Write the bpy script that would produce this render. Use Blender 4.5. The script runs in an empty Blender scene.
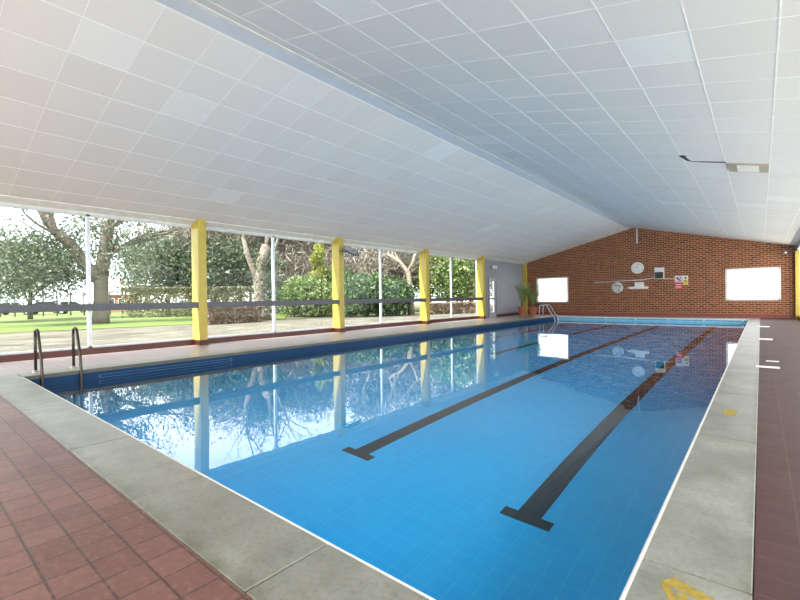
import bpy, math, random
import numpy as np
from mathutils import Vector, Matrix
random.seed(7); RNG = np.random.default_rng(7)
S = bpy.context.scene
COL = S.collection
PI = math.pi

# ------------------------------------------------------------------ helpers
class MB:
    """collects geometry for ONE mesh object"""
    def __init__(s): s.v = []; s.f = []; s.m = []; s.cur = 0; s.sm = []; s.smooth = False
    def add(s, vs, fs):
        o = len(s.v); s.v += [tuple(map(float, p)) for p in vs]
        for f in fs: s.f.append(tuple(i + o for i in f)); s.m.append(s.cur); s.sm.append(s.smooth)
        return s
    def box(s, x0, x1, y0, y1, z0, z1):
        vs = [(x, y, z) for z in (z0, z1) for y in (y0, y1) for x in (x0, x1)]
        return s.add(vs, [(0,2,3,1), (4,5,7,6), (0,1,5,4), (2,6,7,3), (0,4,6,2), (1,3,7,5)])
    def bbox(s, x0, x1, y0, y1, z0, z1, b=0.01):
        # box with chamfered top and vertical edges
        b = min(b, (x1-x0)*.45, (y1-y0)*.45, (z1-z0)*.45)
        def ring(i, z): return [(x0+i, y0+b, z), (x0+b, y0+i, z), (x1-b, y0+i, z), (x1-i, y0+b, z), (x1-i, y1-b, z), (x1-b, y1-i, z), (x0+b, y1-i, z), (x0+i, y1-b, z)]
        rs = [[(x0+b,y0+b,z0)]*0, ring(0, z0+b), ring(0, z1-b)]
        def inner(z): return [(x0+b, y0+2*b, z), (x0+2*b, y0+b, z), (x1-2*b, y0+b, z), (x1-b, y0+2*b, z), (x1-b, y1-2*b, z), (x1-2*b, y1-b, z), (x0+2*b, y1-b, z), (x0+b, y1-2*b, z)]
        if min(x1-x0, y1-y0) < 4.2*b: b2 = b*.5
        R = [inner(z0), ring(0, z0+b), ring(0, z1-b), inner(z1)]
        vs = sum(R, []); fs = [tuple(reversed(range(8))), tuple(range(24, 32))]
        for k in range(3):
            for i in range(8):
                j = (i+1) % 8; fs.append((k*8+i, k*8+j, k*8+8+j, k*8+8+i))
        return s.add(vs, fs)
    def prism(s, poly, axis, a, b):
        """poly: 2-D outline; extruded along axis 'x','y' or 'z' from a to b"""
        def P(p, t): return {'x': (t, p[0], p[1]), 'y': (p[0], t, p[1]), 'z': (p[0], p[1], t)}[axis]
        n = len(poly); vs = [P(p, a) for p in poly] + [P(p, b) for p in poly]
        fs = [tuple(range(n)), tuple(reversed(range(n, 2*n)))] + [(i, i+n, (i+1) % n + n, (i+1) % n) for i in range(n)]
        return s.add(vs, fs)
    def tube(s, pts, r, n=10, cap=True):
        pts = [Vector(p) for p in pts]; rs = r if isinstance(r, (list, tuple)) else [r]*len(pts)
        vs = []; fs = []; prev = None
        for i, p in enumerate(pts):
            t = (pts[min(i+1, len(pts)-1)] - pts[max(i-1, 0)]).normalized()
            if prev is None: u = t.orthogonal().normalized()
            else:
                u = prev - t*prev.dot(t)
                u = u.normalized() if u.length > 1e-6 else t.orthogonal().normalized()
            prev = u; w = t.cross(u)
            for k in range(n):
                a = 2*PI*k/n; vs.append(p + (u*math.cos(a) + w*math.sin(a))*rs[i])
        for i in range(len(pts)-1):
            for k in range(n):
                j = (k+1) % n; fs.append((i*n+k, i*n+j, i*n+n+j, i*n+n+k))
        if cap: fs += [tuple(reversed(range(n))), tuple(range((len(pts)-1)*n, len(pts)*n))]
        o = s.smooth; s.smooth = n > 4; s.add(vs, fs); s.smooth = o
        return s
    def lathe(s, prof, c=(0,0,0), n=24, axis='z'):
        vs = []; fs = []
        for r, z in prof:
            for k in range(n):
                a = 2*PI*k/n
                p = (r*math.cos(a), r*math.sin(a), z)
                if axis == 'y': p = (p[0], p[2], p[1])
                if axis == 'x': p = (p[2], p[0], p[1])
                vs.append((p[0]+c[0], p[1]+c[1], p[2]+c[2]))
        for i in range(len(prof)-1):
            for k in range(n):
                j = (k+1) % n; fs.append((i*n+k, i*n+j, i*n+n+j, i*n+n+k))
        caps = [tuple(reversed(range(n))), tuple(range((len(prof)-1)*n, len(prof)*n))]
        k = len(s.v); o = s.smooth; s.smooth = True; s.add(vs, fs); s.smooth = False
        s.add([vs[i] for i in caps[0]], [tuple(range(n))]); s.add([vs[i] for i in caps[1]], [tuple(range(n))]); s.smooth = o
        return s
    def build(s, name, mat, parent=None, loc=None, rot=None):
        me = bpy.data.meshes.new(name); me.from_pydata(s.v, [], s.f); me.update()
        mats = mat if isinstance(mat, (list, tuple)) else [mat]
        for m in mats: me.materials.append(m)
        me.polygons.foreach_set('material_index', s.m)
        me.polygons.foreach_set('use_smooth', s.sm)
        o = bpy.data.objects.new(name, me); COL.objects.link(o)
        if parent is not None: o.parent = parent
        if loc is not None: o.location = loc
        if rot is not None: o.rotation_euler = rot
        return o

def quads(name, V, mat, parent=None, matidx=None, smooth=False):
    """V: (n,4,3) array -> one mesh"""
    n = len(V); me = bpy.data.meshes.new(name)
    me.vertices.add(n*4); me.vertices.foreach_set('co', np.ascontiguousarray(V, dtype=np.float32).ravel())
    me.loops.add(n*4); me.loops.foreach_set('vertex_index', np.arange(n*4, dtype=np.int32))
    me.polygons.add(n); me.polygons.foreach_set('loop_start', np.arange(0, n*4, 4, dtype=np.int32))
    mats = mat if isinstance(mat, (list, tuple)) else [mat]
    for m in mats: me.materials.append(m)
    me.update(calc_edges=True)
    if matidx is not None: me.polygons.foreach_set('material_index', np.asarray(matidx, dtype=np.int32))
    me.validate()
    o = bpy.data.objects.new(name, me); COL.objects.link(o)
    if parent is not None: o.parent = parent
    return o

def tag(o, label=None, cat=None, group=None, kind=None):
    if label: o['label'] = label
    if cat: o['category'] = cat
    if group: o['group'] = group
    if kind: o['kind'] = kind
    return o
def thing(name, label, cat, loc=(0,0,0), rz=0, group=None):
    o = bpy.data.objects.new(name, None); COL.objects.link(o)
    o.location = loc; o.rotation_euler = (0, 0, rz); o.empty_display_size = .2
    return tag(o, label, cat, group)
def struct(o, label=None, cat=None):
    o['kind'] = 'structure'
    return tag(o, label, cat)
def sgroup(name, label, cat, loc=(0,0,0)):
    return struct(thing(name, label, cat, loc))

# ------------------------------------------------------------------ materials
def lin(c):
    return tuple(((x/255)/12.92 if x/255 <= .04045 else ((x/255+.055)/1.055)**2.4) for x in c) + (1,)
class NT:
    def __init__(s, name):
        s.m = bpy.data.materials.new(name); s.m.use_nodes = True; s.t = s.m.node_tree; s.t.nodes.clear()
        s.out = s.n('ShaderNodeOutputMaterial')
    def n(s, typ, **kw):
        x = s.t.nodes.new(typ)
        for k, v in kw.items(): setattr(x, k, v)
        return x
    def l(s, a, b): s.t.links.new(a, b)
    def pos(s):
        return s.n('ShaderNodeNewGeometry').outputs['Position']
    def obj(s):
        return s.n('ShaderNodeTexCoord').outputs['Object']
    def noise(s, vec, scale, detail=4, rough=.5):
        x = s.n('ShaderNodeTexNoise'); x.inputs['Scale'].default_value = scale; x.inputs['Detail'].default_value = detail
        x.inputs['Roughness'].default_value = rough; s.l(vec, x.inputs['Vector']); return x.outputs['Fac']
    def ramp(s, fac, stops):
        x = s.n('ShaderNodeValToRGB'); e = x.color_ramp.elements
        while len(e) > 1: e.remove(e[-1])
        e[0].position = stops[0][0]; e[0].color = stops[0][1]
        for p, c in stops[1:]: k = e.new(p); k.color = c
        s.l(fac, x.inputs['Fac']); return x.outputs['Color']
    def mix(s, f, a, b, mode='MIX'):
        x = s.n('ShaderNodeMix', data_type='RGBA', blend_type=mode)
        for i, v in ((0, f), (6, a), (7, b)):
            if isinstance(v, (int, float)): x.inputs[i].default_value = v
            elif isinstance(v, tuple): x.inputs[i].default_value = v
            else: s.l(v, x.inputs[i])
        return x.outputs[2]
    def math(s, op, a, b=0.):
        x = s.n('ShaderNodeMath', operation=op)
        for i, v in ((0, a), (1, b)):
            if isinstance(v, (int, float)): x.inputs[i].default_value = v
            else: s.l(v, x.inputs[i])
        return x.outputs[0]
    def bump(s, h, strength=.3, dist=.01):
        x = s.n('ShaderNodeBump'); x.inputs['Strength'].default_value = strength; x.inputs['Distance'].default_value = dist
        s.l(h, x.inputs['Height']); return x.outputs['Normal']
    def bsdf(s, color, rough=.5, metal=0, normal=None, spec=.5, **kw):
        x = s.n('ShaderNodeBsdfPrincipled')
        if isinstance(color, tuple): x.inputs['Base Color'].default_value = color
        else: s.l(color, x.inputs['Base Color'])
        if isinstance(rough, (int, float)): x.inputs['Roughness'].default_value = rough
        else: s.l(rough, x.inputs['Roughness'])
        x.inputs['Metallic'].default_value = metal; x.inputs['Specular IOR Level'].default_value = spec
        if normal is not None: s.l(normal, x.inputs['Normal'])
        s.l(x.outputs[0], s.out.inputs['Surface']); return x
    def vec(s, v, scale=(1,1,1), loc=(0,0,0), rot=(0,0,0)):
        x = s.n('ShaderNodeMapping'); x.inputs['Scale'].default_value = scale; x.inputs['Location'].default_value = loc
        x.inputs['Rotation'].default_value = rot; s.l(v, x.inputs['Vector']); return x.outputs[0]

def plain(name, rgb, rough=.5, metal=0, var=.06, scale=6, spec=.5):
    m = NT(name); f = m.noise(m.obj(), scale, 5)
    c = lin(rgb); d = tuple(x*(1-var*2) for x in c[:3]) + (1,); e = tuple(min(1, x*(1+var)) for x in c[:3]) + (1,)
    m.bsdf(m.ramp(f, [(.3, d), (.7, e)]), rough, metal, spec=spec); return m.m

def tile_mat(name, cols, grout, sx, sy, ox, oy, gap, rough, bump=.25, stain=None):
    """square tile grid in world x, y"""
    m = NT(name); p = m.pos()
    br = m.n('ShaderNodeTexBrick'); br.offset = 0; br.squash = 1
    m.l(m.vec(p, loc=(-ox, -oy, 0)), br.inputs['Vector'])
    br.inputs['Color1'].default_value = cols[0]; br.inputs['Color2'].default_value = cols[1]; br.inputs['Mortar'].default_value = grout
    br.inputs['Scale'].default_value = 1; br.inputs['Mortar Size'].default_value = gap; br.inputs['Mortar Smooth'].default_value = .2
    br.inputs['Brick Width'].default_value = sx; br.inputs['Row Height'].default_value = sy; br.inputs['Bias'].default_value = 0
    n1 = m.noise(p, 3.2, 6, .65); n2 = m.noise(p, 28, 3)
    c = m.mix(m.math('MULTIPLY', n1, .8), br.outputs['Color'], tuple(x*.62 for x in cols[0][:3]) + (1,))
    c = m.mix(m.ramp(n2, [(.5, (0,0,0,1)), (.8, (.35,.35,.35,1))]), c, tuple(min(1, x*1.5) for x in cols[1][:3]) + (1,))
    h = m.math('ADD', m.math('MULTIPLY', br.outputs['Fac'], -1), m.math('MULTIPLY', n2, .12))
    r = m.math('ADD', rough, m.math('MULTIPLY', n1, .15))
    m.bsdf(c, r, normal=m.bump(h, bump, .006)); return m.m

TX, TY = .187, .165
M = {}
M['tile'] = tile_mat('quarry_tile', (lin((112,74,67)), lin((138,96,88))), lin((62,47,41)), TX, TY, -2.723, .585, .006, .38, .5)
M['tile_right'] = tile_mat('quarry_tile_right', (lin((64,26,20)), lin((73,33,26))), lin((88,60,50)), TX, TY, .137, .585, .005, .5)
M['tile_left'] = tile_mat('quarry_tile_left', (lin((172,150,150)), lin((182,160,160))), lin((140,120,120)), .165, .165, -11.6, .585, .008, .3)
M['upstand'] = tile_mat('dark_red_tile', (lin((78,34,28)), lin((92,42,34))), lin((70,36,30)), 9, .165, 0, .18, .003, .3)

def conc(name):
    m = NT(name); p = m.pos(); a = m.noise(p, 2.2, 6, .6); b = m.noise(p, 34, 4, .7); d = m.noise(m.vec(p, (1,1,1), (7,3,0)), .9, 5, .7)
    c = m.ramp(a, [(.3, lin((112,110,101))), (.55, lin((138,136,127))), (.75, lin((156,154,146)))])
    c = m.mix(m.ramp(b, [(.45, (0,0,0,1)), (.75, (.5,.5,.5,1))]), c, lin((90,86,74)))
    c = m.mix(m.ramp(d, [(.58, (0,0,0,1)), (.75, (.45,.45,.45,1))]), c, lin((106,103,84)))
    sx = m.n('ShaderNodeSeparateXYZ'); m.l(p, sx.inputs[0])          # old dirt along the tile side of the coping
    def edge(o, a, e):
        q = m.n('ShaderNodeMapRange', interpolation_type='SMOOTHSTEP'); q.inputs[1].default_value = a; q.inputs[2].default_value = e; m.l(o, q.inputs[0]); return q.outputs[0]
    dm = m.math('MAXIMUM', edge(sx.outputs[1], 1.04, .93), edge(sx.outputs[0], -.09, -.03))
    n3 = m.noise(p, 7, 5, .7)
    c = m.mix(m.math('MULTIPLY', m.math('MULTIPLY', dm, m.ramp(n3, [(.35, (.1,.1,.1,1)), (.65, (1,1,1,1))])), .75), c, lin((84,82,62)))
    m.bsdf(c, .32, normal=m.bump(b, .2, .004)); return m.m
M['coping'] = conc('coping_concrete')
M['nosing'] = plain('white_nosing', (226,224,215), .35)
M['joint'] = plain('joint_filler', (92,86,74), .9)

def pool_mat():
    m = NT('blue_pool_tile'); p = m.pos()
    br = m.n('ShaderNodeTexBrick'); br.offset = 0
    m.l(p, br.inputs['Vector'])
    a, b = lin((8,172,242)), lin((14,180,246))
    br.inputs['Color1'].default_value = a; br.inputs['Color2'].default_value = b; br.inputs['Mortar'].default_value = lin((44,188,246))
    br.inputs['Scale'].default_value = 1; br.inputs['Mortar Size'].default_value = .006; br.inputs['Brick Width'].default_value = .152; br.inputs['Row Height'].default_value = .152
    br.inputs['Bias'].default_value = 0
    c = m.mix(m.math('MULTIPLY', m.noise(p, .5, 3), .25), br.outputs['Color'], lin((5,160,234)))
    m.bsdf(c, .45); return m.m
M['pool'] = pool_mat()
def poolwall_shaded_mat():
    m = NT('shaded_blue_pool_wall'); p = m.pos()
    c = m.mix(m.noise(p, 3, 4), lin((2,46,82)), lin((6,56,96)))  # darkened blue: backlit shade of the long walls is put into the colour
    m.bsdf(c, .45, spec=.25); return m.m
M['poolwall_shaded'] = poolwall_shaded_mat()
M['lane'] = plain('black_lane_tile', (22,26,34), .5, var=.15)

def water_mat():
    m = NT('pool_water'); p = m.pos()
    g = m.n('ShaderNodeBsdfRefraction'); g.inputs['IOR'].default_value = 1.333; g.inputs['Roughness'].default_value = 0
    g.inputs['Color'].default_value = (.82,.98,1,1)
    gl = m.n('ShaderNodeBsdfGlossy'); gl.inputs['Roughness'].default_value = 0
    fr = m.n('ShaderNodeFresnel'); ge = m.n('ShaderNodeNewGeometry')
    fr.inputs['IOR'].default_value = 1.33
    h = m.math('ADD', m.noise(m.vec(p, (1,.8,1)), 1.3, 2, .4), m.math('MULTIPLY', m.noise(m.vec(p, (1,.7,1)), 5., 2), .12))
    nb = m.bump(h, 1.0, .0022)
    for q in (g, gl, fr): m.l(nb, q.inputs['Normal'])
    rf = m.ramp(fr.outputs[0], [(0, (.015,)*3+(1,)), (.06, (.05,)*3+(1,)), (.12, (.17,)*3+(1,)), (.2, (.34,)*3+(1,)), (.4, (.6,)*3+(1,)), (1, (1,1,1,1))])
    mx = m.n('ShaderNodeMixShader'); m.l(rf, mx.inputs[0]); m.l(g.outputs[0], mx.inputs[1]); m.l(gl.outputs[0], mx.inputs[2])
    tr = m.n('ShaderNodeBsdfTransparent'); tr.inputs['Color'].default_value = (.9,.97,1,1)     # underside of the surface
    m2 = m.n('ShaderNodeMixShader'); m.l(ge.outputs['Backfacing'], m2.inputs[0]); m.l(mx.outputs[0], m2.inputs[1]); m.l(tr.outputs[0], m2.inputs[2])
    m.l(m2.outputs[0], m.out.inputs['Surface']); return m.m
M['water'] = water_mat()

def glass_mat(name, tint=(.95,.975,.96,1)):
    m = NT(name); t = m.n('ShaderNodeBsdfTransparent'); t.inputs['Color'].default_value = tint
    g = m.n('ShaderNodeBsdfGlossy'); g.inputs['Roughness'].default_value = 0
    fr = m.n('ShaderNodeFresnel'); fr.inputs['IOR'].default_value = 1.22
    ge = m.n('ShaderNodeNewGeometry')          # reflect on the outer faces of the pane only
    mx = m.n('ShaderNodeMixShader'); m.l(m.math('MULTIPLY', fr.outputs[0], m.math('SUBTRACT', 1., ge.outputs['Backfacing'])), mx.inputs[0]); m.l(t.outputs[0], mx.inputs[1]); m.l(g.outputs[0], mx.inputs[2])
    m.l(mx.outputs[0], m.out.inputs['Surface']); return m.m
M['glass'] = glass_mat('clear_glass')

def ceiling_mat(side, off, cs):
    m = NT('ceiling_tile_' + side); tc = m.obj()
    su = m.n('ShaderNodeVectorMath', operation='SUBTRACT'); m.l(tc, su.inputs[0]); su.inputs[1].default_value = (off, 1.575, .5)
    q = m.n('ShaderNodeVectorMath', operation='DIVIDE'); m.l(su.outputs[0], q.inputs[0]); q.inputs[1].default_value = (cs, CT_Y, 2)
    fl = m.n('ShaderNodeVectorMath', operation='FLOOR'); m.l(q.outputs[0], fl.inputs[0])
    wn = m.n('ShaderNodeTexWhiteNoise', noise_dimensions='2D'); m.l(fl.outputs[0], wn.inputs['Vector'])
    c = m.ramp(wn.outputs['Value'], [(0, lin((214,208,204))), (.6, lin((217,211,207))), (.96, lin((218,213,209))), (.97, lin((223,220,217)))])
    f = m.noise(m.pos(), 240, 2); g = m.noise(m.pos(), .7, 4)
    c = m.mix(m.math('MULTIPLY', g, .12), c, lin((196,190,184)))
    m.bsdf(c, .85, normal=m.bump(f, .12, .002), spec=.2); return m.m

def brick_mat():
    m = NT('orange_brown_brick'); p = m.pos()
    sw = m.n('ShaderNodeSeparateXYZ'); m.l(p, sw.inputs[0]); cb = m.n('ShaderNodeCombineXYZ')
    m.l(m.math('ADD', sw.outputs[0], sw.outputs[1]), cb.inputs[0]); m.l(sw.outputs[2], cb.inputs[1])
    v = cb.outputs[0]
    br = m.n('ShaderNodeTexBrick'); br.offset = .5; m.l(v, br.inputs['Vector'])
    br.inputs['Color1'].default_value = lin((152,78,44)); br.inputs['Color2'].default_value = lin((80,40,26)); br.inputs['Mortar'].default_value = lin((182,146,112))
    br.inputs['Scale'].default_value = 1; br.inputs['Mortar Size'].default_value = .011; br.inputs['Brick Width'].default_value = .26; br.inputs['Row Height'].default_value = .098; br.inputs['Bias'].default_value = -.1
    n = m.noise(m.vec(v, (4,10,1)), 1.0, 3, .6)
    c = m.mix(m.ramp(n, [(.35, (.0,.0,.0,1)), (.72, (.75,.75,.75,1))]), br.outputs['Color'], lin((92,44,32)))
    c = m.mix(br.outputs['Fac'], c, lin((186,148,114)))
    m.bsdf(c, .8, normal=m.bump(m.math('MULTIPLY', br.outputs['Fac'], -1), .35, .012)); return m.m
M['brick'] = brick_mat()
M['skirt'] = plain('red_skirting_tile', (136,66,52), .4)
M['white_paint'] = plain('white_paint', (228,228,226), .45)
M['white_wall'] = plain('white_wall', (222,220,214), .8)
M['grey_paint'] = plain('grey_paint', (146,149,158), .5, var=.03, scale=2)
M['grey_door'] = plain('grey_door', (168,172,180), .35, var=.03)
M['yellow'] = plain('yellow_paint', (192,170,70), .4, var=.05)
M['rail_grey'] = plain('charcoal_grey_paint', (82,82,92), .4)
M['silver'] = plain('silver_aluminium', (208,212,220), .35, .3)
M['steel'] = plain('stainless_steel', (196,194,188), .18, 1, var=.03)
M['dark_metal'] = plain('dark_brown_steel', (74,68,60), .35, .6)
M['black'] = plain('black_plastic', (24,24,28), .45)
M['grey_plastic'] = plain('grey_plastic', (150,150,150), .5)
M['white_plastic'] = plain('white_plastic', (232,230,224), .4)
M['terracotta'] = plain('terracotta', (178,112,82), .8)
M['soil'] = plain('potting_soil', (60,46,36), .95)
M['palm'] = plain('palm_leaf', (128,160,84), .5, var=.25, scale=9)
M['palm_stem'] = plain('palm_stem', (120,124,70), .6)
M['red'] = plain('red_print', (206,58,66), .5)
M['pink'] = plain('pale_pink_paper', (226,206,222), .6)
M['ylw_paper'] = plain('yellow_paper', (222,208,90), .6)
M['ink'] = plain('dark_ink', (50,48,58), .6)
M['board'] = plain('blackboard_green', (40,50,50), .5)
M['tape'] = plain('white_tape', (232,230,226), .5)
M['yellow_mark'] = plain('worn_yellow_paint', (156,132,46), .7, var=.2, scale=30)
M['beige'] = plain('beige_grille', (172,158,138), .6)
M['buoy'] = plain('off_white_buoy', (216,212,200), .6)
M['frost'] = None

def frost():
    m = NT('frosted_glass'); d = m.n('ShaderNodeBsdfTranslucent'); d.inputs['Color'].default_value = (.9,.9,.9,1)
    t = m.n('ShaderNodeBsdfTransparent'); mx = m.n('ShaderNodeMixShader'); mx.inputs[0].default_value = .15
    m.l(d.outputs[0], mx.inputs[1]); m.l(t.outputs[0], mx.inputs[2]); m.l(mx.outputs[0], m.out.inputs['Surface']); return m.m

OUT = .56      # garden colours are held down: they stand in full sun
def od(c): return tuple(x*OUT for x in lin(c)[:3]) + (1,)
def leaf_mat(name, a, b, c=None, tr=.35):
    m = NT(name); g = m.n('ShaderNodeNewGeometry')
    cc = m.ramp(g.outputs['Random Per Island'], [(0, od(a)), (.6, od(b)), (1, od(c or b))])
    d = m.n('ShaderNodeBsdfPrincipled'); m.l(cc, d.inputs['Base Color']); d.inputs['Roughness'].default_value = .5; d.inputs['Specular IOR Level'].default_value = .35
    t = m.n('ShaderNodeBsdfTranslucent'); m.l(cc, t.inputs['Color'])
    mx = m.n('ShaderNodeMixShader'); mx.inputs[0].default_value = tr
    m.l(d.outputs[0], mx.inputs[1]); m.l(t.outputs[0], mx.inputs[2]); m.l(mx.outputs[0], m.out.inputs['Surface']); return m.m
M['leaf_oak'] = leaf_mat('grey_green_leaf', (92, 112, 92), (136, 150, 124), (190, 196, 166))
M['leaf_dark'] = leaf_mat('dark_green_leaf', (66, 88, 68), (108, 128, 100), (176, 184, 152))
M['leaf_laurel'] = leaf_mat('laurel_leaf', (92, 124, 60), (140, 166, 92), (200, 210, 150))
M['leaf_rhodo'] = leaf_mat('rhododendron_leaf', (56, 88, 50), (94, 128, 80), (160, 178, 130))
M['leaf_ivy'] = leaf_mat('ivy_leaf', (136,148,52), (176,184,84), (204,206,120))
M['leaf_hedge'] = leaf_mat('hedge_leaf', (124, 126, 90), (170, 168, 130), (204, 200, 164))
M['leaf_brown'] = leaf_mat('dry_brown_leaf', (160, 130, 108), (200, 174, 150), (220, 204, 182))
M['leaf_twig'] = leaf_mat('pale_twig', (112, 102, 90), (152, 142, 126), (192, 184, 168), .1)
M['bark'] = plain('grey_bark', (116,106,96), .9, var=.3, scale=8)
M['bark_pale'] = plain('pale_bark', (138,126,112), .9, var=.25, scale=8)
M['bark_twig'] = plain('twig_bark', (124,114,104), .9, var=.25)
def grass_mat():
    m = NT('lawn_grass'); p = m.pos()
    a = m.noise(p, .35, 5, .6); b = m.noise(p, 9, 4, .7)
    c = m.ramp(a, [(.3, od((104,124,44))), (.6, od((122,142,58))), (.8, od((142,152,76)))])
    c = m.mix(m.math('MULTIPLY', b, .4), c, od((88,116,46)))
    m.bsdf(c, .9, normal=m.bump(b, .6, .04)); return m.m
M['grass'] = grass_mat()
def path_mat():
    m = NT('leafy_gravel'); p = m.pos()
    a = m.noise(m.vec(p, (1,.4,1)), 1.1, 7, .75); b = m.noise(p, 12, 4, .7)
    c = m.ramp(a, [(.3, od((60,57,47))), (.48, od((104,98,84))), (.6, od((138,132,116)))])
    c = m.mix(m.ramp(b, [(.5, (0,0,0,1)), (.75, (.6,.6,.6,1))]), c, od((86,78,60)))
    m.bsdf(c, .9); return m.m
M['path'] = path_mat()
M['earth'] = plain('woodland_floor', (88,82,58), .95, var=.25, scale=1.2)

# ------------------------------------------------------------------ dimensions (metres)
PX0, PX1, PY0, PY1 = -9.08, -.43, 1.392, 25.3      # pool water edges
CX, CY = -.03, .93                                  # outer coping edges (right, near)
WL, WR, WB, WN = -11.73, 1.24, 26.88, -4.99         # walls
RX, RZ, SL, SR = -5.375, 4.9, .2564, .241           # ridge and slopes
WZ, FZ = -.2, -1.4                                  # water level, pool floor
GZ = -.12                                           # outside ground
def ceil_z(x): return RZ + SL*(x-RX) if x < RX else RZ - SR*(x-RX)
BAYS = [WN, .28, 5.455, 10.48, 15.70, 20.86]
MULL = [-2.4, 2.985, 7.92, 12.97, 18.21]

# ------------------------------------------------------------------ floor, coping, pool
fl = MB()
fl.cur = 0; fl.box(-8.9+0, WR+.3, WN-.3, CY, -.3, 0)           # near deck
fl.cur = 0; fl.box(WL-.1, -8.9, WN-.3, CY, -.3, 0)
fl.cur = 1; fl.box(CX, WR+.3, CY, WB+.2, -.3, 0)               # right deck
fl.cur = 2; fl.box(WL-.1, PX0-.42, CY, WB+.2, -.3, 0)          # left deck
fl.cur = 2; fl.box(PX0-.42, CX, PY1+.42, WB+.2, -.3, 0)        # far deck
floor = struct(fl.build('floor', [M['tile'], M['tile_right'], M['tile_left']]), 'red quarry tiled pool surround', 'floor')

cp = MB()
def slab(x0, x1, y0, y1): cp.bbox(x0, x1, y0, y1, -.1, .002, .005)
g = .004
ys = [PY0, 2.215, 4.48, 6.5, 8.27, 10.4, 12.5, 14.6, 16.7, 18.8, 20.9, 23, PY1]
for a, b in zip(ys, ys[1:]): slab(PX1+.012, CX-g, a+g, b-g)
xs = [PX0-.42, -7.6, -6.25, -4.27, -2.9, -1.62, CX]
for a, b in zip(xs, xs[1:]): slab(a+g, b-g, CY+g, PY0-.012)
ys = np.linspace(PY0, PY1, 13)
for a, b in zip(ys, ys[1:]): slab(PX0-.42+g, PX0-.012, a+g, b-g)
xs = np.linspace(PX0-.42, CX, 6)
for a, b in zip(xs, xs[1:]): slab(a+g, b-g, PY1+.012, PY1+.42-g)
cp.cur = 1                                              # bedding mortar below the joints
for q in ((PX1+.012, CX, PY0, PY1), (PX0-.42, CX, CY, PY0-.012), (PX0-.42, PX0-.012, PY0, PY1), (PX0-.42, CX, PY1+.012, PY1+.42)):
    cp.box(q[0], q[1], q[2], q[3], -.3, -.012)
struct(cp.build('trim_1', [M['coping'], M['joint']]), 'grey concrete coping slabs round the pool edge', 'coping')
ns = MB()                                               # rounded white nosing at the water edge
def nose(p, q, nrm):
    p = Vector(p); q = Vector(q); n = Vector(nrm); vs = []
    prof = [(.014, 0), (.004, 0), (-.004, -.006), (-.006, -.02), (0, -.032), (0, -.06), (.014, -.06)]
    for e in (p, q):
        for u, z in prof: vs.append(e + n*u + Vector((0,0,z+.004)))
    k = len(prof); fs = [(i, (i+1) % k, (i+1) % k + k, i+k) for i in range(k)] + [tuple(range(k)), tuple(reversed(range(k, 2*k)))]
    ns.add(vs, fs)
nose((PX1, PY0, 0), (PX1, PY1, 0), (1,0,0)); ns.cur = 1; nose((PX0, PY1, 0), (PX0, PY0, 0), (-1,0,0)); ns.cur = 0
nose((PX0, PY0, 0), (PX1, PY0, 0), (0,-1,0)); nose((PX1, PY1, 0), (PX0, PY1, 0), (0,1,0))
struct(ns.build('trim_2', [M['nosing'], plain('olive_brown_edging', (104,98,84), .6)]), 'thin white nosing, olive along the garden side, at the inner edge of the coping', 'nosing')

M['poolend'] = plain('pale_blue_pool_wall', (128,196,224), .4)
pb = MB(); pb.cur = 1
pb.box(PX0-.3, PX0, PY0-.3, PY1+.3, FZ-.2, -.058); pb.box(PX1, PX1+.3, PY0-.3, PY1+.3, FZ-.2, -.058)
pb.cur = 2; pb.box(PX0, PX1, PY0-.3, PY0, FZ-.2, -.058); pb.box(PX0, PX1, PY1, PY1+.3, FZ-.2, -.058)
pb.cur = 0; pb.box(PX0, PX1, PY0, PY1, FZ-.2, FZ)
basin = struct(pb.build('pool_basin', [M['pool'], M['poolwall_shaded'], M['poolend']]), 'blue tiled swimming pool basin', 'pool')
for k, (x, y0) in enumerate(((-1.57, 3.52), (-3.62, 3.50), (-5.57, 10.6), (-7.5, 14.6))):
    lm = MB(); lm.box(x-.105, x+.105, y0+.13, PY1-1.4, FZ-.02, FZ+.004); lm.box(x-.22, x+.22, y0, y0+.13, FZ-.02, FZ+.004)
    lm.box(x-.22, x+.22, PY1-1.4, PY1-1.27, FZ-.02, FZ+.004)
    tag(lm.build('lane_line', M['lane'], basin), 'black T-ended lane line on the pool floor')
# overflow slots in the pool walls just above the water
sk = MB(); sk.box(PX0, PX1, PY1-.014, PY1+.01, -.105, -.085)
sk.build('overflow_slot', M['rail_grey'], basin)
for k in range(6):
    fx = MB(); x = PX0 + 1.2 + k*1.45; fx.lathe([(.03, 0), (.03, -.02), (.018, -.028)], (x, PY1-.012, -.095), 12, 'y')
    tag(fx.build('wall_fixing', M['white_plastic'], basin), 'small round white fixing on the far pool wall')
rc = MB(); y0, y1 = 2.45, 5.0
for z in (-.12, -.17): rc.box(PX0-.005, PX0+.006, y0, y1, z-.002, z+.002)
for y in (y0, y1): rc.box(PX0-.005, PX0+.006, y-.006, y+.006, -.17, -.12)
tag(rc.build('recess_frame', plain('faded_blue_trim', (96,134,164), .5), basin), 'thin pale outline of a long recess in the left pool wall')
wt = MB(); nx, ny = 2, 2
wt.add([(PX0-.02, PY0-.02, WZ), (PX1+.02, PY0-.02, WZ), (PX1+.02, PY1+.02, WZ), (PX0-.02, PY1+.02, WZ)], [(0,1,2,3)])
tag(wt.build('pool_water', M['water']), 'still clear blue water filling the swimming pool', 'water', kind='stuff')

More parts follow.
